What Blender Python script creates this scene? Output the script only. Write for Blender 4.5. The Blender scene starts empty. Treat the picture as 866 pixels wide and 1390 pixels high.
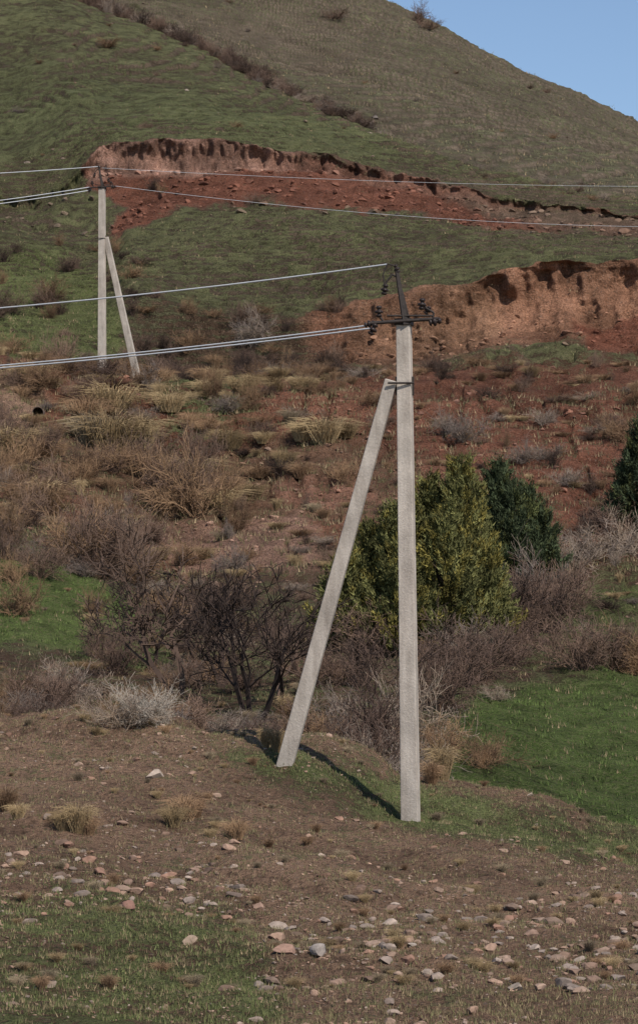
import bpy, math, random
import numpy as np
from mathutils import Vector
rng=np.random.default_rng(7); random.seed(7)
F=3941.0; HZ=901.0
def P(u,v,d): return np.array([(u-433)/F*d, d, (HZ-v)/F*d])
# ---------------------------------------------------------------- noise
def h2(xi,yi,s):
    xi=xi.astype(np.int64).astype(np.uint64); yi=yi.astype(np.int64).astype(np.uint64)
    h=xi*np.uint64(374761393)+yi*np.uint64(668265263)+np.uint64(s*974634777+12345)
    h&=np.uint64(0xffffffff); h=(h^(h>>np.uint64(13)))*np.uint64(1274126177); h&=np.uint64(0xffffffff)
    h=(h^(h>>np.uint64(16)))*np.uint64(2246822519); h&=np.uint64(0xffffffff)
    h^=(h>>np.uint64(15))
    return (h&np.uint64(0xffffff)).astype(np.float64)/float(0xffffff)
def vn(x,y,s=0):
    x=np.asarray(x,float);y=np.asarray(y,float)
    xi=np.floor(x);yi=np.floor(y);fx=x-xi;fy=y-yi
    fx=fx*fx*(3-2*fx);fy=fy*fy*(3-2*fy)
    a=h2(xi,yi,s);b=h2(xi+1,yi,s);c=h2(xi,yi+1,s);d=h2(xi+1,yi+1,s)
    return (a*(1-fx)+b*fx)*(1-fy)+(c*(1-fx)+d*fx)*fy*1.0
def fbm(x,y,o=4,s=0):
    t=0;a=1;n=0
    for k in range(o):
        t=t+a*(vn(x*2**k*1.03+k*17.3,y*2**k*0.97-k*9.1,s+k)-0.5);n+=a;a*=0.55
    return t/n*2
def ss(x,a,b):
    t=np.clip((x-a)/(b-a),0,1);return t*t*(3-2*t)
# ---------------------------------------------------------------- mesh helpers
def mk(name,V,Fc,mat,cols=None,smooth=False,link=True):
    V=np.ascontiguousarray(V,dtype=np.float32);Fc=np.ascontiguousarray(Fc,dtype=np.int32)
    me=bpy.data.meshes.new(name);k=Fc.shape[1]
    me.vertices.add(len(V));me.vertices.foreach_set("co",V.ravel())
    me.loops.add(Fc.size);me.loops.foreach_set("vertex_index",Fc.ravel())
    me.polygons.add(len(Fc));me.polygons.foreach_set("loop_start",np.arange(len(Fc),dtype=np.int32)*k)
    me.polygons.foreach_set("use_smooth",np.full(len(Fc),smooth,dtype=bool))
    me.update(calc_edges=True)
    if cols:
        for nm,c in cols.items():
            at=me.color_attributes.new(nm,'FLOAT_COLOR','POINT')
            c=np.asarray(c,dtype=np.float32)
            if c.shape[1]==3: c=np.hstack([c,np.ones((len(c),1),np.float32)])
            at.data.foreach_set("color",np.ascontiguousarray(c).ravel())
    if mat: me.materials.append(mat)
    if not link: return me
    ob=bpy.data.objects.new(name,me);bpy.context.scene.collection.objects.link(ob);return ob
def inst(name,me,loc,rz=0,s=(1,1,1)):
    ob=bpy.data.objects.new(name,me);ob.location=loc;ob.rotation_euler=(0,0,rz);ob.scale=s
    bpy.context.scene.collection.objects.link(ob);return ob
def prisms(A,B,ra,rb,n=3):
    A=np.asarray(A,float);B=np.asarray(B,float);N=len(A)
    ra=np.broadcast_to(ra,(N,));rb=np.broadcast_to(rb,(N,))
    d=B-A;d/=np.linalg.norm(d,axis=1)[:,None]+1e-9
    up=np.where(np.abs(d[:,2:3])>0.9,np.array([[1.,0,0]]),np.array([[0,0,1.]]))
    x=np.cross(d,up);x/=np.linalg.norm(x,axis=1)[:,None]+1e-9;y=np.cross(d,x)
    vs=[]
    for base,r in((A,ra),(B,rb)):
        for k in range(n):
            a=2*math.pi*k/n
            vs.append(base+(x*math.cos(a)+y*math.sin(a))*r[:,None])
    V=np.stack(vs,1).reshape(-1,3)
    o=(np.arange(N)*2*n)[:,None]
    Fc=np.concatenate([o+np.array([[k,(k+1)%n,n+(k+1)%n,n+k]]) for k in range(n)],0)
    return V,Fc
# ---------------------------------------------------------------- materials
def mat_new(name):
    m=bpy.data.materials.new(name);m.use_nodes=True;nt=m.node_tree
    b=nt.nodes["Principled BSDF"];b.inputs["Roughness"].default_value=.9
    b.inputs["Specular IOR Level"].default_value=.15
    return m,nt,b
def N(nt,t,**k):
    n=nt.nodes.new(t)
    for a,v in k.items(): setattr(n,a,v)
    return n
def mathn(nt,op,a,b=None,c=None):
    n=N(nt,'ShaderNodeMath',operation=op)
    for i,v in enumerate((a,b,c)):
        if v is None: continue
        if isinstance(v,(int,float)): n.inputs[i].default_value=v
        else: nt.links.new(v,n.inputs[i])
    return n.outputs[0]
def noise(nt,vec,scale,detail=4,rough=.6):
    n=N(nt,'ShaderNodeTexNoise');n.inputs['Scale'].default_value=scale;n.inputs['Detail'].default_value=detail
    n.inputs['Roughness'].default_value=rough;nt.links.new(vec,n.inputs['Vector']);return n.outputs[0]
def mulcol(nt,col,fac):
    n=N(nt,'ShaderNodeVectorMath',operation='SCALE')
    nt.links.new(col,n.inputs[0])
    if isinstance(fac,float): n.inputs['Scale'].default_value=fac
    else: nt.links.new(fac,n.inputs['Scale'])
    return n.outputs[0]
def mix(nt,f,a,b):
    n=N(nt,'ShaderNodeMix',data_type='RGBA')
    for s,v in((0,f),(6,a),(7,b)):
        if isinstance(v,(int,float)): n.inputs[s].default_value=v
        elif isinstance(v,tuple): n.inputs[s].default_value=(*v,1)
        else: nt.links.new(v,n.inputs[s])
    return n.outputs[2]
def maprange(nt,v,a,b,c,d,sm=False):
    n=N(nt,'ShaderNodeMapRange');n.interpolation_type='SMOOTHSTEP' if sm else 'LINEAR'
    for i,x in enumerate((v,a,b,c,d)):
        if isinstance(x,(int,float)): n.inputs[i].default_value=x
        else: nt.links.new(x,n.inputs[i])
    return n.outputs[0]
def ground_mat():
    m,nt,b=mat_new("hillside_soil_and_grass")
    g=N(nt,'ShaderNodeNewGeometry').outputs['Position']
    cs=N(nt,'ShaderNodeAttribute',attribute_name='soil');cv=N(nt,'ShaderNodeAttribute',attribute_name='veg')
    n1=noise(nt,g,1.1,8,.68);n2=noise(nt,g,9,6,.7);n3=noise(nt,g,.25,5,.6)
    t=mathn(nt,'ADD',mathn(nt,'MULTIPLY',n1,.5),mathn(nt,'MULTIPLY',n2,.5))
    thr=mathn(nt,'MULTIPLY_ADD',cs.outputs['Alpha'],-.36,.68)
    msk=maprange(nt,mathn(nt,'SUBTRACT',t,thr),-.04,.04,0,1,True)
    sv=maprange(nt,n2,.3,.7,.35,1.65);sv2=maprange(nt,n3,.3,.7,.72,1.28)
    soil=mulcol(nt,cs.outputs['Color'],mathn(nt,'MULTIPLY',sv,sv2))
    vo=N(nt,'ShaderNodeTexVoronoi');vo.inputs['Scale'].default_value=13;nt.links.new(g,vo.inputs['Vector'])
    pr=N(nt,'ShaderNodeSeparateColor');nt.links.new(vo.outputs['Color'],pr.inputs[0])
    peb=mathn(nt,'MULTIPLY',mathn(nt,'GREATER_THAN',pr.outputs[0],.72),mathn(nt,'LESS_THAN',vo.outputs['Distance'],.36))
    soil=mix(nt,mathn(nt,'MULTIPLY',peb,mathn(nt,'MULTIPLY',pr.outputs[1],.6)),soil,(.32,.25,.20))
    n4=noise(nt,g,22,4,.7)
    vv=maprange(nt,n4,.3,.7,.35,1.7)
    veg=mulcol(nt,cv.outputs['Color'],mathn(nt,'MULTIPLY',vv,sv2))
    dry=mix(nt,maprange(nt,n2,.48,.66,0,.6),veg,(.20,.165,.10))
    c=mix(nt,msk,soil,dry)
    c=mulcol(nt,c,maprange(nt,n1,.32,.58,.62,1.2))
    nt.links.new(c,b.inputs['Base Color'])
    bh=mathn(nt,'ADD',mathn(nt,'MULTIPLY',n1,.8),mathn(nt,'MULTIPLY',n2,.34))
    bh=mathn(nt,'ADD',bh,mathn(nt,'MULTIPLY',n4,.12));bh=mathn(nt,'ADD',bh,mathn(nt,'MULTIPLY',msk,.06))
    bh=mathn(nt,'ADD',bh,mathn(nt,'MULTIPLY',peb,.03))
    bp=N(nt,'ShaderNodeBump');bp.inputs['Strength'].default_value=1;bp.inputs['Distance'].default_value=.9
    nt.links.new(bh,bp.inputs['Height']);nt.links.new(bp.outputs[0],b.inputs['Normal'])
    b.inputs['Specular IOR Level'].default_value=.05
    return m
def attr_mat(name,var=.3,scale=3):
    m,nt,b=mat_new(name);a=N(nt,'ShaderNodeAttribute',attribute_name='col')
    g=N(nt,'ShaderNodeNewGeometry').outputs['Position'];n=noise(nt,g,scale,4)
    nt.links.new(mulcol(nt,a.outputs['Color'],maprange(nt,n,.3,.7,1-var,1+var)),b.inputs['Base Color'])
    return m
def flat_mat(name,c,rough=.8,var=.25,scale=8,bump=0,metal=0):
    m,nt,b=mat_new(name);g=N(nt,'ShaderNodeTexCoord').outputs['Object'];n=noise(nt,g,scale,6,.65)
    nt.links.new(mulcol(nt,mix(nt,0.,c,c),maprange(nt,n,.3,.7,1-var,1+var)),b.inputs['Base Color'])
    b.inputs['Roughness'].default_value=rough;b.inputs['Metallic'].default_value=metal
    if bump:
        bp=N(nt,'ShaderNodeBump');bp.inputs['Distance'].default_value=bump;nt.links.new(n,bp.inputs['Height']);nt.links.new(bp.outputs[0],b.inputs['Normal'])
    return m
def twig_mat(name,c,c2):
    m,nt,b=mat_new(name);g=N(nt,'ShaderNodeNewGeometry').outputs['Position'];n=noise(nt,g,1.3,5,.65)
    oi=N(nt,'ShaderNodeObjectInfo').outputs['Random']
    f=mathn(nt,'ADD',maprange(nt,n,.35,.65,-.3,.7),mathn(nt,'MULTIPLY',oi,.6))
    nt.links.new(mulcol(nt,mix(nt,f,c,c2),maprange(nt,oi,0,1,.75,1.2)),b.inputs['Base Color']);return m
def concrete_mat():
    m,nt,b=mat_new("weathered_concrete");g=N(nt,'ShaderNodeNewGeometry').outputs['Position']
    mp=N(nt,'ShaderNodeMapping');mp.inputs['Scale'].default_value=(6,6,.7);nt.links.new(g,mp.inputs[0])
    n1=noise(nt,mp.outputs[0],1,5,.6);n2=noise(nt,g,25,5,.7);n3=noise(nt,g,2.2,3,.5)
    c=mix(nt,maprange(nt,n1,.35,.68,0,1),(.49,.43,.37),(.34,.29,.245))
    c=mulcol(nt,c,mathn(nt,'MULTIPLY',maprange(nt,n2,.3,.7,.84,1.12),maprange(nt,n3,.35,.65,.82,1.08)))
    nt.links.new(c,b.inputs['Base Color'])
    bp=N(nt,'ShaderNodeBump');bp.inputs['Distance'].default_value=.01;nt.links.new(n2,bp.inputs['Height']);nt.links.new(bp.outputs[0],b.inputs['Normal'])
    return m
M_ground=ground_mat();M_con=concrete_mat();M_fol=attr_mat("juniper_foliage",.3,2);M_grass=attr_mat("grass_blades",.25,2)
M_rock=attr_mat("stone",.25,14)
M_steel=flat_mat("rusty_dark_steel",(.035,.028,.025),.6,.4,20,.003)
M_ins=flat_mat("dark_glazed_insulator",(.03,.022,.02),.25,.2,8)
M_wire=flat_mat("aluminium_wire",(.42,.43,.45),.5,.1,4)
M_bark=flat_mat("juniper_bark",(.10,.07,.05),.95,.3,8,.02)
M_tw=[twig_mat("purple_brown_twigs",(.12,.078,.062),(.185,.12,.085)),twig_mat("grey_twigs",(.20,.16,.14),(.25,.19,.14)),twig_mat("brown_twigs",(.15,.09,.056),(.24,.15,.085)),
      twig_mat("pale_twigs",(.31,.28,.24),(.36,.30,.24)),twig_mat("dark_twigs",(.045,.031,.026),(.085,.056,.042))]
M_dry=[twig_mat("dry_grass",(.26,.18,.095),(.34,.25,.14)),twig_mat("dry_reddish_grass",(.20,.12,.07),(.28,.18,.105)),twig_mat("dry_grey_grass",(.20,.15,.10),(.27,.21,.135))]
# ---------------------------------------------------------------- terrain survey rows : (u,d,v)
def row(d,vs): return [(u,(d[u] if isinstance(d,dict) else d),v) for u,v in vs]
R=[
 row(2,[(0,4054),(866,4054)]),
 row(15,[(0,1742),(866,1742)]),
 row(30,[(0,1385),(433,1390),(866,1395)]),
 row(42,[(0,1160),(433,1195),(866,1240)]),
 row(52.5,[(-150,1020),(0,1028),(200,1040),(380,1060),(557,1110),(700,1130),(866,1170),(1066,1210)]),
 row(57,[(-150,965),(0,972),(100,970),(200,982),(300,994),(390,990),(440,988),(500,1012),(557,1056),(650,1068),(750,1093),(866,1136),(1066,1200)]),
 row(63,[(-150,1000),(0,1005),(250,1025),(433,1060),(650,1105),(866,1150),(1066,1200)]),
 row(72,[(-150,960),(0,965),(250,985),(433,1005),(650,1020),(866,1060),(1066,1090)]),
 row(85,[(0,905),(250,925),(433,930),(650,925),(866,945),(1066,960)]),
 row(98,[(0,825),(140,850),(250,875),(433,860),(650,860),(866,870)]),
 row(110,[(-100,725),(0,735),(140,765),(250,800),(433,780),(650,780),(866,785)]),
 row(122,[(0,650),(140,665),(250,700),(433,685),(650,680),(866,690)]),
 row(132,[(0,565),(140,575),(300,600),(433,590),(650,590),(866,590)]),
 row(139,[(-100,490),(0,490),(60,498),(140,508),(250,530),(433,528),(866,525)]),
 row(149,[(-100,492),(0,494),(140,508),(250,515),(433,508),(557,502),(650,490),(866,484)]),
 row(155.5,[(0,440),(120,462),(200,492),(260,502),(350,500),(433,496),(500,490),(580,480),(650,468),(750,458),(866,448)]),
 row(160,[(0,425),(120,440),(180,405),(240,418),(310,430),(380,436),(433,430),(510,412),(600,392),(700,372),(800,358),(866,348),(1000,338)]),
 row(175,[(0,365),(140,378),(180,345),(240,345),(320,342),(433,335),(650,335),(866,335)]),
 row(192,[(0,305),(120,312),(200,294),(250,287),(350,281),(433,286),(557,298),(650,307),(750,314),(866,317)]),
 row(202,[(-100,275),(0,280),(110,252),(130,242),(200,238),(300,240),(400,244),(500,253),(600,265),(700,281),(866,302)]),
 row(204,[(-100,262),(0,265),(90,248),(120,215),(140,200),(200,193),(260,194),(320,203),(400,216),(500,232),(600,249),(700,269),(866,290)]),
 row(216,[(-100,215),(0,215),(130,172),(250,168),(433,200),(557,222),(650,244),(750,265),(866,277)]),
 [(-150,345,-110),(0,330,-50),(110,310,0),(250,285,62),(400,265,130),(500,250,172),(650,235,230),(750,228,259),(866,226,272),(1066,226,290)],
 [(-150,357,-106),(0,342,-46),(110,322,5),(250,297,66),(400,277,133),(500,262,174),(650,247,228),(750,240,254),(866,238,266),(1066,238,285)],
 [(-150,385,-125),(0,375,-90),(110,365,-45),(250,340,15),(400,325,80),(500,310,118),(650,300,168),(750,295,202),(866,292,232),(1066,290,275)],
 row(410,[(-150,-280),(0,-225),(250,-140),(433,-45),(520,-2),(600,38),(640,60),(700,93),(780,125),(866,168),(1066,262)]),
 row(520,[(-150,-200),(520,60),(866,235),(1066,330)]),
 row(3000,[(0,860),(866,860)]),
]
K=len(R)
def pslopes(x,y):
    h=np.diff(x,axis=0);dl=np.diff(y,axis=0)/h;m=np.zeros_like(y)
    a=dl[:-1];b=dl[1:];w1=2*h[1:]+h[:-1];w2=h[1:]+2*h[:-1]
    same=(a*b)>0
    with np.errstate(all='ignore'): hm=(w1+w2)/(w1/np.where(a==0,1,a)+w2/np.where(b==0,1,b))
    m[1:-1]=np.where(same,hm,0);m[0]=dl[0];m[-1]=dl[-1];return m
def pchip1(xs,ys,q):
    xs=np.array(xs,float);ys=np.array(ys,float);q=np.clip(q,xs[0],xs[-1])
    if len(xs)==2: return np.interp(q,xs,ys)
    m=pslopes(xs[:,None],ys[:,None])[:,0]
    i=np.clip(np.searchsorted(xs,q)-1,0,len(xs)-2);h=xs[i+1]-xs[i];s=(q-xs[i])/h
    return (2*s**3-3*s**2+1)*ys[i]+(s**3-2*s**2+s)*h*m[i]+(-2*s**3+3*s**2)*ys[i+1]+(s**3-s**2)*h*m[i+1]
out=[];st=2.;x=0.
while x<20000: x+=st;st*=1.075;out.append(x)
out=np.array(out)
us=np.concatenate([(-70-out)[::-1],np.arange(-70,937,1.35),937+out])
nu=len(us)
D=np.zeros((K,nu));Z=np.zeros((K,nu))
uc=np.clip(us,-400,1300)
for k,r in enumerate(R):
    a=np.array(r,float)
    D[k]=pchip1(a[:,0],a[:,1],us);v=pchip1(a[:,0],a[:,2],us)
    if k in (19,20): v=v+(1 if k==20 else .5)*5*fbm(uc/45,uc*0,3,11)
    if k in (15,16): v=v+ss(us,160,260)*7*fbm(uc/50,uc*0,3,21)
    if k==5: v=v+8*fbm(uc/60,uc*0,4,31)
    if k==25: v=v+3*fbm(uc/40,uc*0,4,32)
    Z[k]=(HZ-v)/F*D[k]
M=pslopes(D,Z)
for k,a,b in((20,20,21),(16,16,17),(19,18,19)):
    M[k]=np.minimum(M[k],np.abs((Z[b]-Z[a])/(D[b]-D[a]))*1.1)
seg=[10,30,200,105,90,26,30,60,75,80,80,72,66,14,50,64,50,60,22,48,50,130,20,64,120,24,20]
DD=[];ZZ=[];TT=[]
for k in range(K-1):
    n=seg[k];h=D[k+1]-D[k]
    for j in range(n):
        s=j/n
        if k in(0,1,25,26): s=((D[k+1]/D[k])**s-1)/(D[k+1]/D[k]-1)
        DD.append(D[k]+h*s);TT.append(np.full(nu,k)+s)
        ZZ.append((2*s**3-3*s**2+1)*Z[k]+(s**3-2*s**2+s)*h*M[k]+(-2*s**3+3*s**2)*Z[k+1]+(s**3-s**2)*h*M[k+1])
DD.append(D[-1]);ZZ.append(Z[-1]);TT.append(np.full(nu,K-1.))
DD=np.array(DD);ZZ=np.array(ZZ);TT=np.array(TT);UU=np.broadcast_to(us,DD.shape)
XX=(UU-433)/F*DD
V0=HZ-ZZ/DD*F
nz=lambda l,o,s:fbm(XX/l,DD/l,o,s)
far=ss(DD,70,100)
n_s=nz(1.4,4,1);n_m=nz(6,4,2);n_l=nz(24,4,3)
ZN=ZZ+n_s*(.18+.06*far)+n_m*.42*far+n_l*.9*ss(DD,165,215)
pw_=np.exp(-((XX-(557-433)/F*52.5)**2+(DD-52.5)**2)/2.)
ZN+=nz(3.2,3,4)*.26*ss(DD,20,35)*(1-pw_)+nz(.45,3,24)*.07*(1-far)
step=.42+.25*ss(DD,200,330)
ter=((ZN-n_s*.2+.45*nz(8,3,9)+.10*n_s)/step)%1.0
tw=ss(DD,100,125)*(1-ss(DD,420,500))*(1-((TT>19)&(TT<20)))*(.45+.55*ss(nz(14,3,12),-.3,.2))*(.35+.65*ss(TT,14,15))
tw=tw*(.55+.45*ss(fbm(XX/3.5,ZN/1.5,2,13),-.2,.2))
ZN+=tw*.34*(np.minimum(ter/.3,(1-ter)/.7)-.5)
rg=ss(TT,9,11)*(1-ss(TT,14,16))
gl=np.maximum(0,.12-np.abs(nz(9,4,14)))/.12;gl2=np.maximum(0,.10-np.abs(fbm(XX/2.6,DD/7,3,15)))/.10
ZN-=rg*(gl*.4+gl2*.3)
# crumbly eroded faces
w1=np.clip((TT-18.9)/.25,0,1)*np.clip((20.0-TT)/.12,0,1)
w2=np.clip((TT-14.6)/.5,0,1)*np.clip((16.02-TT)/.2,0,1)*(ss(UU,400,470)+.35*ss(UU,160,220)*(1-ss(UU,400,470)))
w3=np.clip((TT-17.9)/.3,0,1)*np.clip((19.-TT)/.3,0,1)
lip1=ss(TT,19.45,19.9)*(1-ss(TT,20.0,20.04));lip2=ss(TT,15.5,15.9)*(1-ss(TT,16.0,16.06))*ss(UU,300,420)
# lower bank profile: steep wall above, talus below
stp=np.where((TT>15)&(TT<16),np.sin(np.clip(TT-15,0,1)*math.pi),0)*ss(UU,430,520)
DD=DD+w1*(1.0*fbm(XX/1.6,ZN/2.6,4,70)+.5*fbm(XX/.5,ZN/1.4,3,71))+w2*(1.5*fbm(XX/3.2,ZN/4.,3,72)+.8*fbm(XX/1.,ZN/2.6,3,73)+.2*fbm(XX/.4,ZN/.5,2,77))+stp*1.0-lip1*.9-lip2*.7
ZN=ZN+w1*.25*nz(.8,3,74)+w2*.2*fbm(XX/1.2,DD/1.2,3,75)+w3*.5*fbm(XX/1.5,DD/1.5,4,76)
XX=(UU-433)/F*DD
VF=HZ-ZN/DD*F
# ---------------------------------------------------------------- land cover
wu=UU+14*nz(3.2,4,40)*np.clip(60/DD,0.6,2)*1.0+16*fbm(UU/30,V0/18,4,41);wv=V0+12*fbm(UU/34,V0/16,4,42)
def poly(pts,soft=8):
    inside=np.zeros(UU.shape,bool);dist=np.full(UU.shape,1e9)
    n=len(pts)
    for i in range(n):
        x1,y1=pts[i];x2,y2=pts[(i+1)%n]
        c=((y1>wv)!=(y2>wv))
        with np.errstate(all='ignore'): xi=(x2-x1)*(wv-y1)/((y2-y1) or 1e-9)+x1
        inside^=c&(wu<xi)
        L=(x2-x1)**2+(y2-y1)**2;t=np.clip(((wu-x1)*(x2-x1)+(wv-y1)*(y2-y1))/L,0,1)
        dist=np.minimum(dist,np.hypot(wu-x1-t*(x2-x1),wv-y1-t*(y2-y1)))
    sd=np.where(inside,dist,-dist)
    return ss(sd,-soft,soft)
soil=np.zeros(UU.shape+(3,));veg=np.zeros(UU.shape+(3,));va=np.zeros(UU.shape)
def paint(m,s=None,g=None,a=None):
    global soil,veg,va
    if s is not None: soil=soil*(1-m[...,None])+np.array(s)*m[...,None]
    if g is not None: veg=veg*(1-m[...,None])+np.array(g)*m[...,None]
    if a is not None: va=va*(1-m)+a*m
one=np.ones(UU.shape)
paint(one,(.275,.172,.115),(.14,.13,.062),.30)
paint(ss(DD,58,64),(.17,.108,.074),(.10,.104,.048),.50)
paint(ss(TT,9.6,10.6),(.205,.115,.074),(.13,.115,.056),.42)
paint(ss(TT,10,11)*(1-ss(TT,14,15))*ss(nz(11,3,90),-.15,.2),(.215,.098,.062),None,.26)
paint(ss(TT,13.6,14.6),(.14,.102,.070),(.102,.104,.048),.64)
paint(ss(TT,22.2,22.6),(.18,.138,.098),(.118,.112,.062),.5)
paint(poly([(-400,735),(50,745),(120,770),(190,830),(250,890),(200,905),(60,875),(-400,850)],14)*(TT<12),None,(.105,.14,.042),.85)
paint(poly([(590,1010),(680,935),(780,915),(1300,890),(1300,1210),(866,1150),(700,1110),(600,1080)],12)*(TT>5.2)*(TT<10),(.12,.10,.06),(.085,.118,.034),.82)
paint(poly([(740,820),(800,790),(1300,780),(1300,890),(780,900)],10)*(TT>5.2),None,(.10,.115,.043),.72)
paint(poly([(-400,335),(90,340),(150,400),(190,490),(190,512),(100,500),(-400,480)],12)*(TT>13.5),None,(.105,.12,.045),.78)
paint(poly([(200,505),(340,500),(350,560),(300,600),(230,590)],16)*(TT<14.3),None,(.105,.115,.047),.6)
paint(poly([(140,95),(500,180),(520,215),(250,195),(120,205),(-400,230),(-400,60)],30)*(TT>20),None,(.10,.108,.048),.76)
paint(poly([(-400,1225),(150,1205),(300,1225),(360,1290),(440,1500),(-400,1500)],34)*(TT<5),None,(.12,.132,.052),.58)
paint(poly([(280,1035),(390,1022),(480,1030),(600,1075),(866,1140),(1300,1180),(1300,1200),(700,1160),(560,1125),(430,1085)],16)*(TT<6),None,(.115,.128,.05),.62)
paint(poly([(530,500),(1300,495),(1300,770),(740,770),(650,660),(500,600)],25)*(TT<15),(.21,.092,.059),(.12,.105,.056),.30)
paint(poly([(370,640),(470,640),(520,670),(440,690),(380,680)],8),(.28,.145,.097),None,.1)
paint(poly([(560,625),(640,618),(650,650),(580,655)],8),(.27,.13,.085),None,.1)
paint(poly([(200,725),(420,700),(440,775),(260,790)],12),(.28,.165,.118),None,.2)
paint(poly([(-400,490),(40,500),(70,540),(40,590),(-400,600)],8)*(TT<15),(.29,.18,.12),None,.15)
paint(ss(TT,14.6,15.1)*(1-ss(TT,15.95,16.1))*ss(UU,150,200)*(1-ss(UU,400,460)),(.12,.078,.052),(.07,.068,.036),.5)
# upper road band
paint(poly([(115,225),(130,198),(300,200),(433,225),(600,250),(750,278),(1300,292),(1300,316),(760,314),(640,308),(560,298),(440,284),(350,280),(240,290),(150,335),(170,280),(130,262)],5)*(TT>17)*(TT<20.02),(.175,.072,.046),(.10,.08,.045),.12)
paint(poly([(600,262),(866,290),(1300,292),(1300,318),(760,312),(670,290)],12)*(TT>17)*(TT<20.02),(.17,.115,.08),None,.36)
fl=.85+.4*fbm(XX/.7,ZN/3.,3,50)+.4*fbm(XX/3,ZN/1.,3,51)
m=ss(TT,18.9,19.0)*(TT<20.0)*ss(UU,112,130)*(1-ss(UU+20*n_m,600,720))
paint(m*(1-.6*ss(UU,330,430)),(.36,.205,.15),None,.02)
soil*= 1+m[...,None]*(fl[...,None]-1)
# lower cut + debris below
m=ss(TT,14.5,15.1)*(1-ss(TT,16.0,16.05))*ss(UU+18*n_m,400,450)
paint(m,(.26,.135,.083),(.13,.11,.06),.12)
paint(m*ss(TT,15,15.15)*.9*ss(UU,450,580),(.37,.205,.125),None,.03)
paint(m*ss(n_l+.5*n_m,.1,.35)*.5,(.25,.115,.072),None,None)
soil*= 1+m[...,None]*(fl[...,None]-1)*.9
paint(poly([(780,440),(870,425),(1300,425),(1300,475),(800,478)],6)*(TT<16),(.20,.08,.05),None,.05)
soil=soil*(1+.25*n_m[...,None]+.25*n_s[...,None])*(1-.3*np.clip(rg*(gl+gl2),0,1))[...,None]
step_shade=1-tw*(.5*ss(ter,.16,.04)+.5*ss(ter,.86,1.))  # terracette step faces: shade contrast painted into soil and grass colour
soil=soil*(.4+.6*step_shade)[...,None]
veg=veg*(1+.2*n_m[...,None]+.15*n_l[...,None])*step_shade[...,None]*(1+.18*tw*ss(ter,.3,.5))[...,None]
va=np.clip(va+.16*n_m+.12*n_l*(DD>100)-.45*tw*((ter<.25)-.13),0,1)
Vt=np.stack([XX,DD,ZN],-1)
nr=DD.shape[0]
idx=np.arange(nr*nu).reshape(nr,nu)
Fc=np.stack([idx[:-1,:-1],idx[:-1,1:],idx[1:,1:],idx[1:,:-1]],-1).reshape(-1,4)
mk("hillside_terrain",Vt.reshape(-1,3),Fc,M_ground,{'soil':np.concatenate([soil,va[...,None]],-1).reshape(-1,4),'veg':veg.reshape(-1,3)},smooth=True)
print("terrain",nr,nu)
def gpix(u,v,tmin=0):
    i=int(np.argmin(abs(us-u)));c=(VF[:,i]<=v)&(TT[:,i]>=tmin);j=int(np.argmax(c));return Vt[j,i].copy()
def gd(u,d):
    i=int(np.argmin(abs(us-u)));j=int(np.argmin(abs(DD[:,i]-d)));return Vt[j,i].copy()
i0=int(np.searchsorted(us,-120));i1=int(np.searchsorted(us,990))
rowT=TT[:,0]
def scatter(n,t0,t1,wfun=None):
    j0=int(np.searchsorted(rowT,t0));j1=int(np.searchsorted(rowT,t1))-2
    i=rng.integers(i0,i1,n);j=rng.integers(j0,max(j1,j0+1),n)
    a=rng.random(n)[:,None];b=rng.random(n)[:,None]
    p=(Vt[j,i]*(1-a)+Vt[j,i+1]*a)*(1-b)+(Vt[j+1,i]*(1-a)+Vt[j+1,i+1]*a)*b
    if wfun is not None:
        k=rng.random(n)<wfun(i,j);p=p[k];i=i[k];j=j[k]
    return p,i,j
# ---------------------------------------------------------------- grass (one mass)
def grass(name,n,t0,t1,h,w,per,spread,wf,colf):
    p,i,j=scatter(n,t0,t1,wf);m=len(p)
    base=np.repeat(p,per,0);q=len(base)
    base=base+np.c_[rng.normal(0,spread,(q,2)),np.full(q,-.01)]
    hh=h*(.5+rng.random(q));ang=rng.random(q)*6.283;ln=rng.random(q)*.7
    tip=base+np.c_[np.cos(ang)*hh*ln,np.sin(ang)*hh*ln,hh]
    a2=rng.random(q)*6.283;ww=w*(.6+.8*rng.random(q));o=np.c_[np.cos(a2)*ww,np.sin(a2)*ww,np.zeros(q)]
    V=np.stack([base-o,base+o,tip],1).reshape(-1,3);Fx=np.arange(3*q).reshape(-1,3)
    c=np.repeat(colf(i,j,m),per,0)*(.7+.6*rng.random((q,1)));c=np.repeat(c,3,0)
    return V,Fx,c
def vcol(i,j,m):
    c=veg[j,i]*1.0;dry=np.array([.26,.195,.115])
    f=(rng.random((m,1))<(.62-.5*va[j,i][:,None]))*1.
    return c*(1-f)+dry*f*(.6+.5*rng.random((m,1)))
parts=[grass("g",56000,1.8,5.6,.055,.006,4,.035,lambda i,j:.22+.78*va[j,i],vcol),
       grass("g",9000,6,10,.11,.014,5,.09,lambda i,j:.1+.9*va[j,i]**2,vcol),
       grass("g",12000,10,14,.20,.020,6,.14,lambda i,j:.3+.5*va[j,i],vcol),
       grass("g",15000,14,22,.13,.024,5,.16,lambda i,j:va[j,i]**2,vcol),
       grass("g",12000,22,25,.24,.04,5,.3,lambda i,j:va[j,i]**1.5,vcol)]
off=0;VV=[];FF=[];CC=[]
for V,Fx,c in parts: VV.append(V);FF.append(Fx+off);CC.append(c);off+=len(V)
mk("meadow_grass",np.concatenate(VV),np.concatenate(FF),M_grass,{'col':np.concatenate(CC)})
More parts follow.
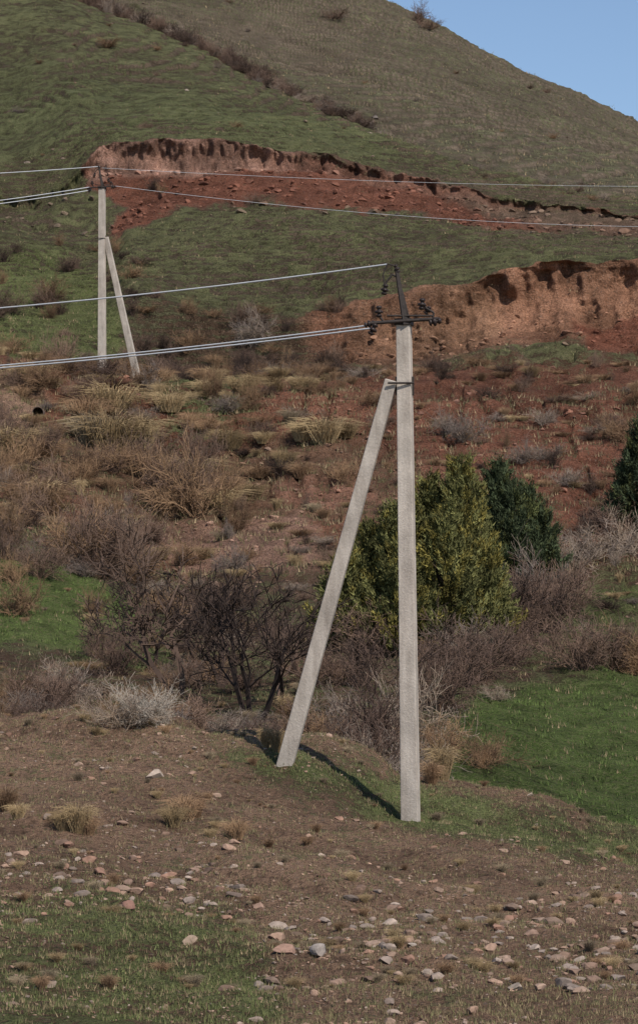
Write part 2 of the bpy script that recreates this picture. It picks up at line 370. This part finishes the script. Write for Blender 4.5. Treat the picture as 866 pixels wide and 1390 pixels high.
# ---------------------------------------------------------------- stones
import bmesh
def ico(sub):
    bm=bmesh.new();bmesh.ops.create_icosphere(bm,subdivisions=sub,radius=1);bm.verts.ensure_lookup_table()
    V=np.array([v.co[:] for v in bm.verts]);Fx=np.array([[v.index for v in f.verts] for f in bm.faces]);bm.free();return V,Fx
def rockshape(sub,s):
    V,Fx=ico(sub);r=np.random.default_rng(s)
    for k in range(11):
        n=r.normal(size=3);n/=np.linalg.norm(n);dd=.35+.4*r.random();t=V@n-dd
        V=V-np.maximum(t,0)[:,None]*n
    V=V*np.array([1.1,.55+.4*r.random(),.4+.4*r.random()]);return V,Fx
shapes=[rockshape(2,s) for s in range(12)]
shapes1=[rockshape(1,s+40) for s in range(8)]
pal=np.array([[.26,.19,.15],[.34,.29,.25],[.16,.11,.09],[.20,.18,.165],[.30,.20,.15],[.22,.12,.09]])
def stones(n,t0,t1,s0,s1,wf,sh=shapes,pw=3.5,mixs=.5):
    p,i,j=scatter(n,t0,t1,wf);VV=[];FF=[];CC=[];off=0
    for k,q in enumerate(p):
        V,Fx=sh[random.randrange(len(sh))];s=s0+(s1-s0)*random.random()**pw
        a=random.random()*6.28;c,d=math.cos(a),math.sin(a);tl=random.uniform(-.5,.5)
        Rx=np.array([[1,0,0],[0,math.cos(tl),math.sin(tl)],[0,-math.sin(tl),math.cos(tl)]])
        W=V@Rx@np.array([[c,d,0],[-d,c,0],[0,0,1]])*s+q+np.array([0,0,s*.05])
        VV.append(W);FF.append(Fx+off);off+=len(W)
        cc=pal[random.randrange(6)]*(1-mixs)+soil[j[k],i[k]]*mixs*1.05
        CC.append(np.tile(cc*(.6+.55*random.random()),(len(W),1)))
    return np.concatenate(VV),np.concatenate(FF),np.concatenate(CC)
nz_st=fbm(XX/2.2,DD/2.2,3,88)
bs=lambda i,j:np.clip(1.0-va[j,i]*1.1,.08,1)*ss(nz_st[j,i],-.25,.35)
st=[stones(16000,1.9,5.5,.012,.05,bs,shapes1,2),
    stones(2600,1.9,5.3,.03,.12,bs,shapes,3.4,.45),
    stones(3600,2.0,3.7,.02,.16,lambda i,j:((us[i]<330)&(abs(V0[j,i]-1195)<50))|((us[i]>350)&(V0[j,i]>1215)&(V0[j,i]<1340)),shapes,4.5,.35),
    stones(2400,9.5,14,.04,.26,lambda i,j:1-va[j,i],shapes,4,.85),
    stones(2600,17.8,19.1,.05,.42,lambda i,j:(1-va[j,i])**2,shapes,3.2,.96),
    stones(1500,14.2,15.4,.05,.35,lambda i,j:(1-va[j,i])**2*(us[i]>430),shapes,3.5,.96),
    stones(260,20,24,.08,.4,lambda i,j:.4+0*va[j,i],shapes,3,.7)]
off=0;VV=[];FF=[];CC=[]
for V,Fx,c in st: VV.append(V);FF.append(Fx+off);CC.append(c);off+=len(V)
mk("loose_stones",np.concatenate(VV),np.concatenate(FF),M_rock,{'col':np.concatenate(CC)})
def boulder(u,v,wpx,c):
    p=gpix(u,v);s=wpx/F*p[1]/2;V,Fx=rockshape(3,int(u*7+v));W=V*s
    ob=mk("boulder",W,Fx,M_rock,{'col':np.tile(c,(len(W),1))});ob.location=p+np.array([0,0,s*.12]);ob.rotation_euler=(.2,.1,u)
for a in [(211,1056,34,(.33,.26,.21)),(148,694,26,(.42,.34,.27)),(320,1218,28,(.15,.11,.09)),(390,1293,40,(.26,.16,.12)),(435,1297,34,(.28,.24,.21)),
          (352,1232,22,(.25,.16,.12)),(255,1282,30,(.26,.19,.14)),(688,780,34,(.32,.2,.155)),(560,1285,20,(.30,.25,.21)),(64,1115,22,(.2,.15,.12)),(700,1345,30,(.26,.21,.17)),
          (511,166,14,(.12,.10,.09)),(720,1080,16,(.33,.26,.2)),(60,1340,40,(.24,.18,.14)),(208,1192,24,(.18,.14,.12)),(175,1235,34,(.20,.11,.085))]: boulder(*a)
# ---------------------------------------------------------------- shrubs
def shrub_mesh(seed,mat,stems=34,h=1.,spread=.9,lev=3,r0=.014,rt=.004,dens=3,droop=0.):
    r=np.random.default_rng(seed);A=[];B=[];ra=[];rb=[]
    def br(p,d,L,rad,l):
        n=3
        for k in range(n):
            d2=d+r.normal(0,.2,3)+np.array([0,0,.04-droop*k*.3]);d2/=np.linalg.norm(d2)
            q=p+d2*L/n;rr=max(rt,rad*.8)
            A.append(p);B.append(q);ra.append(rad);rb.append(rr)
            if l<lev:
                for c in range(dens if k else dens-1):
                    cd=d2+r.normal(0,.65,3);cd[2]+=.12;cd/=np.linalg.norm(cd)
                    br(p+(q-p)*r.random(),cd,L*(.38+.3*r.random()),max(rt,rr*.6),l+1)
            p=q;rad=rr;d=d2
    for s in range(stems):
        a=r.random()*6.283;t=r.random()**.6*spread
        d=np.array([math.cos(a)*t,math.sin(a)*t,1.]);d/=np.linalg.norm(d)
        br(np.array([math.cos(a)*.12*t,math.sin(a)*.12*t,-.05]),d,h*(.4+.6*r.random()),r0,1)
    V,Fx=prisms(A,B,np.array(ra),np.array(rb));return mk("shrub_twigs",V,Fx,mat,link=False)
def tree_mesh(seed,mat,h=1.):
    r=np.random.default_rng(seed);A=[];B=[];ra=[];rb=[]
    def br(p,d,L,rad,l):
        ns=4
        for k in range(ns):
            d2=d+r.normal(0,.17,3)+np.array([0,0,.03]);d2/=np.linalg.norm(d2);q=p+d2*L/ns;r2=max(.0032,rad*.8)
            A.append(p);B.append(q);ra.append(rad);rb.append(r2);p=q;rad=r2;d=d2
            if l<5 and k>0:
                for c in range(2 if l<4 else 3):
                    cd=d2+r.normal(0,.6,3);cd[2]+=.1;cd/=np.linalg.norm(cd)
                    if l<3 or r.random()<.75: br(p,cd,L*(.42+.25*r.random()),max(.0032,rad*.62),l+1)
    n0=2+int(r.random()*2)
    for s in range(n0):
        a=s*6.283/n0+r.random();br(np.zeros(3)-[0,0,.05],np.array([math.cos(a)*.5,math.sin(a)*.5,1.])/1.1,h*.62,.026,2)
    V,Fx=prisms(A,B,np.array(ra),np.array(rb));return mk("tree_branches",V,Fx,mat,link=False)
def tuss_mesh(seed,mat,n=380,arch=.5):
    r=np.random.default_rng(seed);a=r.random(n)*6.283;t=r.random(n)**.6
    b=np.c_[np.cos(a)*t*.22,np.sin(a)*t*.22,np.full(n,-.04)];L=.45+.65*r.random(n);lean=.1+t*.65
    o=np.c_[np.cos(a+r.normal(0,.7,n)),np.sin(a+r.normal(0,.7,n)),np.zeros(n)]
    m=b+o*(lean*L*.35)[:,None]+np.c_[np.zeros((n,2)),L*.62]
    e=m+o*(lean*L*arch)[:,None]+np.c_[np.zeros((n,2)),L*(.35-.6*lean)]
    V1,F1=prisms(b,m,.007,.006);V2,F2=prisms(m,e,.006,.002)
    return mk("tussock_blades",np.r_[V1,V2],np.r_[F1,F2+len(V1)],mat,link=False)
SH={}
for c in range(5): SH[c]=[shrub_mesh(100+c*10+k,M_tw[c],stems=18,spread=.85+.35*k) for k in range(3)]
TR=[tree_mesh(300+k,M_tw[4]) for k in range(4)]
TS={c:[tuss_mesh(400+c*5+k,M_dry[c]) for k in range(3)] for c in range(3)}
def shrub(u,v,wpx,hpx,c=0,d=None,tm=0):
    p=gd(u,d) if d else gpix(u,v,tm);k=p[1]/F
    me=random.choice(SH[c]);sx=wpx*k/1.5;sz=hpx*k/1.05
    inst("bare_shrub",me,p,random.random()*6.28,(sx,sx,sz))
def tus(u,v,wpx,hpx,c=0,d=None):
    p=gd(u,d) if d else gpix(u,v);k=p[1]/F
    inst("dry_grass_tussock",random.choice(TS[c]),p,random.random()*6.28,(wpx*k/1.2,wpx*k/1.2,hpx*k/.9))
for a in [(130,780,120,90,0),(100,775,90,75,2),(170,775,80,75,0),(150,785,90,85,0),(115,778,90,80,0),(20,835,70,60,2),(15,735,80,80,2),(40,715,80,60,0),(0,760,70,60,0),(128,840,40,40,2),
 (265,700,110,90,2),(225,690,80,70,2),(300,690,70,60,2),(250,695,90,80,0),(270,640,60,60,0),(160,915,80,60,0),(135,890,60,50,0),(60,965,100,60,0),(15,960,80,50,2),(95,955,80,60,1),
 (190,985,90,60,3),(215,985,80,50,3),(165,985,80,50,1),(20,790,50,40,2),(30,640,70,50,2),(60,620,60,40,0),(0,600,70,50,0),(200,640,70,50,0),(160,640,60,40,2),(75,680,60,50,0),(210,740,60,40,0),(190,800,50,40,2)]: shrub(*a)
for a in [(300,0,100,40,1,70),(400,0,100,50,0,70),(350,0,90,45,0,67),(430,0,90,55,2,70),(330,0,90,40,0,82),(280,0,90,40,2,86),
 (260,0,100,50,0,69),(470,0,110,80,1,72),(510,0,120,110,0,70),(545,0,120,110,1,72),(480,0,110,90,0,66),(520,0,120,80,1,66),(585,0,110,90,0,78),(560,0,90,60,1,65),(620,0,110,70,0,84),(650,0,110,70,0,86),
 (600,0,80,60,2,70),(595,0,80,60,1,66),(640,0,90,70,1,90),(470,0,120,60,0,84),(500,0,110,60,0,92),(420,0,110,50,0,86),(680,0,90,70,0,94),
 (700,0,110,90,0,97),(740,0,120,90,0,99),(720,0,100,80,1,104),(760,0,100,70,0,103),(690,0,90,60,0,90),(790,0,110,70,0,89),(830,0,100,60,0,90),(860,0,90,60,2,90),(885,0,90,70,0,91),(810,0,70,50,1,92),
 (770,0,90,50,1,110),(800,0,90,50,1,112),(830,0,90,50,0,114),(860,0,90,60,1,113),(820,0,80,50,0,118),(845,0,80,50,0,120)]:
    shrub(a[0],0,a[2],a[3],a[4],d=a[5])
for k in range(30):
    u=random.uniform(200,700);d=random.uniform(66,104);shrub(u,0,random.uniform(35,80),random.uniform(20,42),random.choice([0,1,1,2,2]),d=d)
for k in range(16):
    u=random.uniform(-60,240);d=random.uniform(66,76);shrub(u,0,random.uniform(50,90),random.uniform(30,45),random.choice([0,1,2]),d=d)
for k in range(190):
    u=random.uniform(-40,900);d=random.uniform(104,148);shrub(u,0,random.uniform(10,52),random.uniform(6,28),random.choice([0,0,2,2,4,1]),d=d)
for k in range(40):
    u=random.uniform(-40,330);d=random.uniform(104,140);shrub(u,0,random.uniform(35,80),random.uniform(22,48),random.choice([0,0,2,2,1]),d=d)
for k in range(70):
    u=random.uniform(165,470);shrub(u,0,random.uniform(16,46),random.uniform(10,26),random.choice([0,0,4,2,4]),d=random.uniform(150,160.5))
for k in range(24):
    u=random.uniform(-30,190);shrub(u,0,random.uniform(16,50),random.uniform(8,26),random.choice([0,2,4]),d=random.uniform(150,185))
for a in [(630,600,60,40,1),(610,590,50,30,1),(705,632,45,28,1),(470,655,50,30,2),(770,660,50,25,1),(840,600,60,40,2),(345,470,60,45,1),(330,440,40,30,0),(345,278,26,14,0),(210,262,24,18,4),(222,262,20,14,2),
 (15,480,60,30,2),(60,525,60,40,2),(70,410,50,30,2),(10,425,50,30,0),(740,250,18,10,1),(820,272,20,12,1)]: shrub(*a)
# shrub line in the draw
for k in range(230):
    t=random.random();u=105+t*400;v=np.interp(u,[105,250,400,505],[-4,62,130,172])
    shrub(u,v+random.uniform(-7,4),random.uniform(14,36),random.uniform(10,25)*(1-.3*t),random.choice([0,0,4,4,1]),d=float(np.interp(u,[0,110,250,400,500],[330,310,285,265,250])+random.uniform(-4,20)))
for k in range(40):
    t=random.random();u=500+t*260;shrub(u,0,random.uniform(8,18),random.uniform(4,9),random.choice([0,1,4]),d=float(np.interp(u,[500,650,760],[258,243,234])+random.uniform(-3,6)))
for (u,v) in [(570,28),(585,36),(455,22),(148,60)]: shrub(u,v+6,36,28 if u==570 else 14,0 if u!=148 else 2,tm=21)
for k in range(70):
    p,i,j=scatter(1,20.6,24.8);s=random.uniform(.25,.9);inst("bare_shrub",random.choice(SH[random.choice([0,2,1])]),p[0],random.random()*6,(s,s,s*.6))
# small leafless trees
def tree(u,d,hpx,k,name="bare_tree"):
    p=gd(u,d);s=hpx*d/F/1.0;inst(name,TR[k],p,random.random()*6,(s*1.15,s*1.15,s))
for a in [(242,79,205,1),(348,76,200,0),(378,80,150,3),(205,88,140,2),(300,84,140,2),(270,90,120,0),(160,90,90,3),(525,76,130,0),(610,80,120,2),(700,97,110,3),(430,84,125,1)]: tree(*a)
# tussocks
for a in [(150,615,130,66,0),(125,605,80,55,2),(190,610,80,55,0),(150,560,110,50,0),(120,575,80,45,1),(230,560,70,35,0),(260,660,100,50,0),(300,700,80,50,0),(225,700,80,50,1),(330,535,60,30,0),(280,540,50,30,0),(380,515,40,18,0),
 (200,655,80,50,1),(30,690,80,50,1),(60,700,90,60,1),(10,620,80,50,0),(40,610,60,40,0),(440,600,80,45,0),(410,600,50,35,0),(470,595,50,30,0),(60,690,60,50,0),(310,610,60,35,0),(350,650,50,20,1),
 (105,1130,60,50,0),(85,1128,44,36,0),(120,1135,40,30,1),(250,1115,64,44,1),(235,1122,46,36,0),(265,1110,40,40,1),(320,1142,50,34,1),(25,1112,36,26,0),(10,1100,44,40,1),(375,1020,30,40,0),(360,1015,24,36,0),(385,968,30,30,0),(600,1060,50,60,0),(585,1065,40,40,1),
 (40,520,70,35,0),(90,505,60,26,1),(290,500,30,22,1)]: tus(*a)
for k in range(130):
    u=random.uniform(-60,430);d=random.uniform(110,147);tus(u,0,random.uniform(14,50),random.uniform(10,32),random.choice([0,0,1,1,2]),d=d)
for k in range(100):
    u=random.uniform(400,920);d=random.uniform(106,149);tus(u,0,random.uniform(10,34),random.uniform(6,18),random.choice([0,1,1,1]),d=d)
for k in range(260):
    p,i,j=scatter(1,2.2,5.5);s=random.uniform(.06,.24);inst("dry_grass_tussock",random.choice(TS[random.choice([0,1,2])]),p[0],random.random()*6,(s,s,s*.9))
for k in range(130):
    p,i,j=scatter(1,5.8,9.5,lambda i,j:1-.8*(us[i]>620));
    if len(p): s=random.uniform(.2,.6);inst("dry_grass_tussock",random.choice(TS[random.choice([0,1,2])]),p[0],random.random()*6,(s,s,s*.8))
# ---------------------------------------------------------------- junipers
def juniper(u,d,lobes,colr,seed):
    r=np.random.default_rng(seed);p=gd(u,d);k=d/F
    em=bpy.data.objects.new("juniper_tree",None);em.location=p;bpy.context.scene.collection.objects.link(em)
    T=[];C=[];A=[];B=[];ra=[];rb=[]
    for (du,dd,h,w) in lobes:
        h*=k;R0=w*k/2;bx=du*k;by=dd
        nc=int(260*max(.5,h*R0/4))
        top=np.array([bx,by,h*.95]);A.append([bx*.4,by*.4,-.1]);B.append(top);ra.append(.11);rb.append(.02)
        for c in range(nc):
            t=r.random()**1.05;ang=r.random()*6.283
            prof=(min(1,(t+.08)/.22))**.6*(1-t)**.7*(1+.22*math.sin(3*ang+t*9+seed))
            rad=R0*prof*(.35+.72*r.random()**.45)*1.05
            ce=np.array([bx+math.cos(ang)*rad,by+math.sin(ang)*rad,h*(.02+.96*t)])
            dr=np.array([math.cos(ang)*.6,math.sin(ang)*.6,1.3])+r.normal(0,.25,3);dr/=np.linalg.norm(dr)
            if r.random()<.4: A.append([bx,by,max(0,ce[2]-.5)]);B.append(ce);ra.append(.03);rb.append(.01)
            n=100;cl=.22+.2*r.random()
            q=ce+dr*(r.random((n,1))*cl*2.-.15)+r.normal(0,.36,(n,3))*cl*np.array([.55,.55,.5])*(1.1-.6*r.random((n,1)))
            ax=dr+r.normal(0,.4,(n,3));ax/=np.linalg.norm(ax,axis=1)[:,None]
            sd=np.cross(ax,r.normal(size=(n,3)));sd/=np.linalg.norm(sd,axis=1)[:,None]
            L=.08+.11*r.random((n,1));Wd=.014+.016*r.random((n,1))
            T.append(np.stack([q-sd*Wd,q+sd*Wd,q+ax*L],1))
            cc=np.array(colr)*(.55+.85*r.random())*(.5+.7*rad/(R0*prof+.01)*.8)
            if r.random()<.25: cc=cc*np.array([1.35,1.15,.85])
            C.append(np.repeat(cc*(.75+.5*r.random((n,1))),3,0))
    T=np.concatenate(T).reshape(-1,3);C=np.concatenate(C)
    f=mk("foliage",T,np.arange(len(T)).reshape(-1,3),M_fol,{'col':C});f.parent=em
    V,Fx=prisms(A,B,np.array(ra),np.array(rb),6);t=mk("trunk_and_limbs",V,Fx,M_bark);t.parent=em
juniper(560,93,[(65,0,248,116),(22,.5,228,105),(-22,-.2,188,110),(-58,.3,158,106),(-92,-.2,120,84),(42,-.9,165,124),(-15,-1.1,130,110),(98,-.3,145,70)],(.125,.122,.045),1)
juniper(690,109,[(-14,0,150,72),(22,.2,120,78),(-34,.4,95,54),(40,-.3,88,64),(8,-.5,110,84)],(.055,.07,.034),2)
juniper(875,118,[(0,0,150,88),(-20,0,100,56),(22,0,105,60)],(.048,.062,.032),3)
# ---------------------------------------------------------------- utility poles
def tbox(name,a,b,wa,wb,da,db,yaw,mat,em,bev=.015):
    a=np.array(a,float);b=np.array(b,float);d=(b-a)/np.linalg.norm(b-a)
    x=np.array([math.cos(yaw),math.sin(yaw),0.]);x-=d*(x@d);x/=np.linalg.norm(x);y=np.cross(d,x)
    V=[]
    n=14
    for k in range(n+1):
        t=k/n;c=a+(b-a)*t;w=(wa+(wb-wa)*t)/2;e=(da+(db-da)*t)/2
        for sx,sy in((-1,-1),(1,-1),(1,1),(-1,1)): V.append(c+x*w*sx+y*e*sy)
    me=bpy.data.meshes.new(name);Fs=[(0,3,2,1),(4*n,4*n+1,4*n+2,4*n+3)]
    for k in range(n):
        for s in range(4): Fs.append((4*k+s,4*k+(s+1)%4,4*k+4+(s+1)%4,4*k+4+s))
    me.from_pydata([tuple(v) for v in V],[],Fs);me.materials.append(mat)
    ob=bpy.data.objects.new(name,me);bpy.context.scene.collection.objects.link(ob)
    if bev:
        m=ob.modifiers.new("b",'BEVEL');m.width=bev;m.segments=2;m.limit_method='ANGLE'
    ob.parent=em;return ob
def tube(name,pts,r,mat,em,n=8):
    pts=np.array(pts,float);V,Fx=prisms(pts[:-1]-(pts[1:]-pts[:-1])*.02,pts[1:],r,r,n);o=mk(name,V,Fx,mat,smooth=True)
    if em: o.parent=em
    return o
def insul(c,ax,em,s=1.,name="insulator"):
    prof=[(0,.0),(.035,0),(.06,.03),(.028,.045),(.03,.06),(.075,.075),(.06,.11),(.03,.12),(.032,.14),(.055,.155),(.04,.19),(.0,.2)]
    c=np.array(c,float);ax=np.array(ax,float);ax/=np.linalg.norm(ax)
    x=np.cross(ax,[.3,1,.2]);x/=np.linalg.norm(x);y=np.cross(ax,x);n=14;V=[]
    for r,h in prof:
        for k in range(n):
            a=2*math.pi*k/n;V.append(c+ax*(h-.1)*s+(x*math.cos(a)+y*math.sin(a))*max(r,.001)*s)
    Fs=[[i*n+k,i*n+(k+1)%n,(i+1)*n+(k+1)%n,(i+1)*n+k] for i in range(len(prof)-1) for k in range(n)]
    o=mk(name,np.array(V),np.array(Fs),M_ins,smooth=True);o.parent=em
def pole(top,base,bt,bb,d,wt,wb,s):
    k=d/F;em=bpy.data.objects.new("utility_pole",None);bpy.context.scene.collection.objects.link(em)
    T=P(*top,d);B=P(*base,d);dz=(T-B)/np.linalg.norm(T-B);B=B-dz*1.2
    tbox("shaft",B,T,wb*k*.94,wt*k*.9,wb*k*.8,wt*k*.8,-.22,M_con,em)
    a=P(*bt,d-.02);b=P(*bb,d+.9);dd=(b-a)/np.linalg.norm(b-a);b=b+dd*.9
    tbox("brace",b,a,wb*k*.88,wt*k*.78,wb*k*.7,wt*k*.7,-.15,M_con,em)
    def q(du,dv,dy=0): return P(top[0]+du*s,top[1]+dv*s,d)+np.array([0,dy,0])
    bc=P(top[0]+(base[0]-top[0])*.12,bt[1]+8*s,d)
    tbox("brace_clamp",bc-[.17,0,.0],bc+[.17,0,.0],.05,.05,wt*k+.06,wt*k+.06,1.57,M_steel,em,.004)
    tube("clamp_bolt",[bc+[-.3,-.16,.04],bc+[.16,-.16,.04]],.018,M_steel,em)
    tbox("top_strap",q(0,6),q(0,-3),wt*k*1.1,wt*k*1.1,wt*k*.95,wt*k*.95,-.22,M_steel,em,.004)
    tbox("mast_bar",q(2,6,-.13),q(-10,-68,-.13),.10,.06,.09,.06,.2,M_steel,em,.005)
    tube("mast_brace",[q(8,4,-.13),q(-3,-40,-.13)],.02,M_steel,em)
    tube("crossarm",[q(-44,4,-.16),q(46,-2,-.16)],.032,M_steel,em)
    tube("crossarm_flat",[q(-22,-6,-.16),q(40,-6,-.16)],.018,M_steel,em)
    tube("hook_top",[q(-7,-58,-.13),q(-16,-62,-.13),q(-24,-52,-.13),q(-26,-40,-.13)],.018,M_steel,em)
    insul(q(-26,-42,-.13),(0.2,0,1),em,1.0)
    insul(q(-10,-70,-.13),(-.4,0,1),em,.8)
    tube("hook_left",[q(-28,2,-.16),q(-34,-6,-.16),q(-34,-16,-.16)],.02,M_steel,em)
    insul(q(-34,-12,-.16),(0,0,1),em,1.05);insul(q(-42,12,-.16),(.5,0,1),em,1.15)
    insul(q(-46,4,-.0),(1,0,.25),em,1.0)
    tube("hook_right",[q(38,2,-.16),q(40,-10,-.16),q(30,-16,-.16),q(24,-24,-.16)],.02,M_steel,em)
    insul(q(24,-22,-.16),(0.1,0,1),em,1.05);insul(q(42,2,-.16),(1,0,.2),em,1.15);insul(q(32,-14,-.1),(.6,0,1),em,.8)
    return em
pole((548,436),(557,1108),(531,516),(382,1056),52.5,21,26,1.)
pole((139,254),(139,508),(144,322),(187,514),139,9,11,.38)
def wire(a,b,sag,r,n=40):
    a=np.array(a);b=np.array(b);t=np.linspace(0,1,n)[:,None];p=a+(b-a)*t;p[:,2:]-=4*sag*t*(1-t)
    tube("power_line_wire",p,r,M_wire,None,6)
d=52.5
wire(P(524,359,d),P(-1700,372,d+14),1.25,.015)
wire(P(505,441,d),P(-1700,445,d+15),1.25,.015)
wire(P(500,446,d-.3),P(-1700,452,d+14.5),1.2,.015)
tube("wire_jumper",[P(538,362,d-.15),P(526,358,d-.15),P(520,372,d-.15),P(522,392,d-.15)],.012,M_steel,None)
d=139
wire(P(135,226,d),P(-900,228,d-20),.6,.02)
wire(P(122,254,d),P(-900,290,d-22),1.,.022)
wire(P(124,258,d),P(-900,296,d-22),1.,.022)
wire(P(140,228,d),P(1500,232,d+70),1.0,.009)
wire(P(153,252,d),P(1500,262,d+70),2.2,.010)
# culvert pipe end in the bank
p=gpix(53,566);em=bpy.data.objects.new("culvert_pipe",None);em.location=p;bpy.context.scene.collection.objects.link(em)
a=np.linspace(0,2*math.pi,25)[:-1];V=[];rr=[(.24,-.12),(.27,-.12),(.27,1.2),(.24,1.2)]
for r_,y_ in rr:
    for t in a: V.append((r_*math.cos(t),y_-.2,r_*math.sin(t)+.12))
Fs=[[i*24+k,i*24+(k+1)%24,((i+1)%4)*24+(k+1)%24,((i+1)%4)*24+k] for i in range(4) for k in range(24)]
o=mk("pipe_ring",np.array(V),np.array(Fs),M_rock,{'col':np.tile((.11,.08,.065),(len(V),1))});o.parent=em
# ---------------------------------------------------------------- light, sky, camera
el=math.radians(47);az=math.radians(146)
w=bpy.data.worlds.new("World");bpy.context.scene.world=w;w.use_nodes=True;nt=w.node_tree
sk=nt.nodes.new('ShaderNodeTexSky');sk.sky_type='NISHITA';sk.sun_disc=False;sk.sun_elevation=el;sk.sun_rotation=az
sk.altitude=1500;sk.air_density=1.0;sk.dust_density=.5;sk.ozone_density=1.5
bg=nt.nodes['Background'];bg.inputs[1].default_value=.125;nt.links.new(sk.outputs[0],bg.inputs[0])
L=bpy.data.lights.new("sun",'SUN');L.energy=5.0;L.angle=math.radians(.5);L.color=(1,.94,.86)
lo=bpy.data.objects.new("sun",L);bpy.context.scene.collection.objects.link(lo)
dirv=Vector((math.sin(az)*math.cos(el),math.cos(az)*math.cos(el),math.sin(el)));lo.rotation_euler=dirv.to_track_quat('Z','Y').to_euler()
cam=bpy.data.cameras.new("camera");co=bpy.data.objects.new("camera",cam);bpy.context.scene.collection.objects.link(co)
cam.sensor_fit='VERTICAL';cam.sensor_height=24;cam.sensor_width=24;cam.lens=F/1390*24;cam.shift_y=(HZ-695)/1390
cam.clip_start=.5;cam.clip_end=8000;co.rotation_euler=(math.pi/2,0,0);bpy.context.scene.camera=co
sc=bpy.context.scene;sc.view_settings.view_transform='Standard';sc.view_settings.look='None';sc.view_settings.exposure=0
print("objs",len(bpy.data.objects))
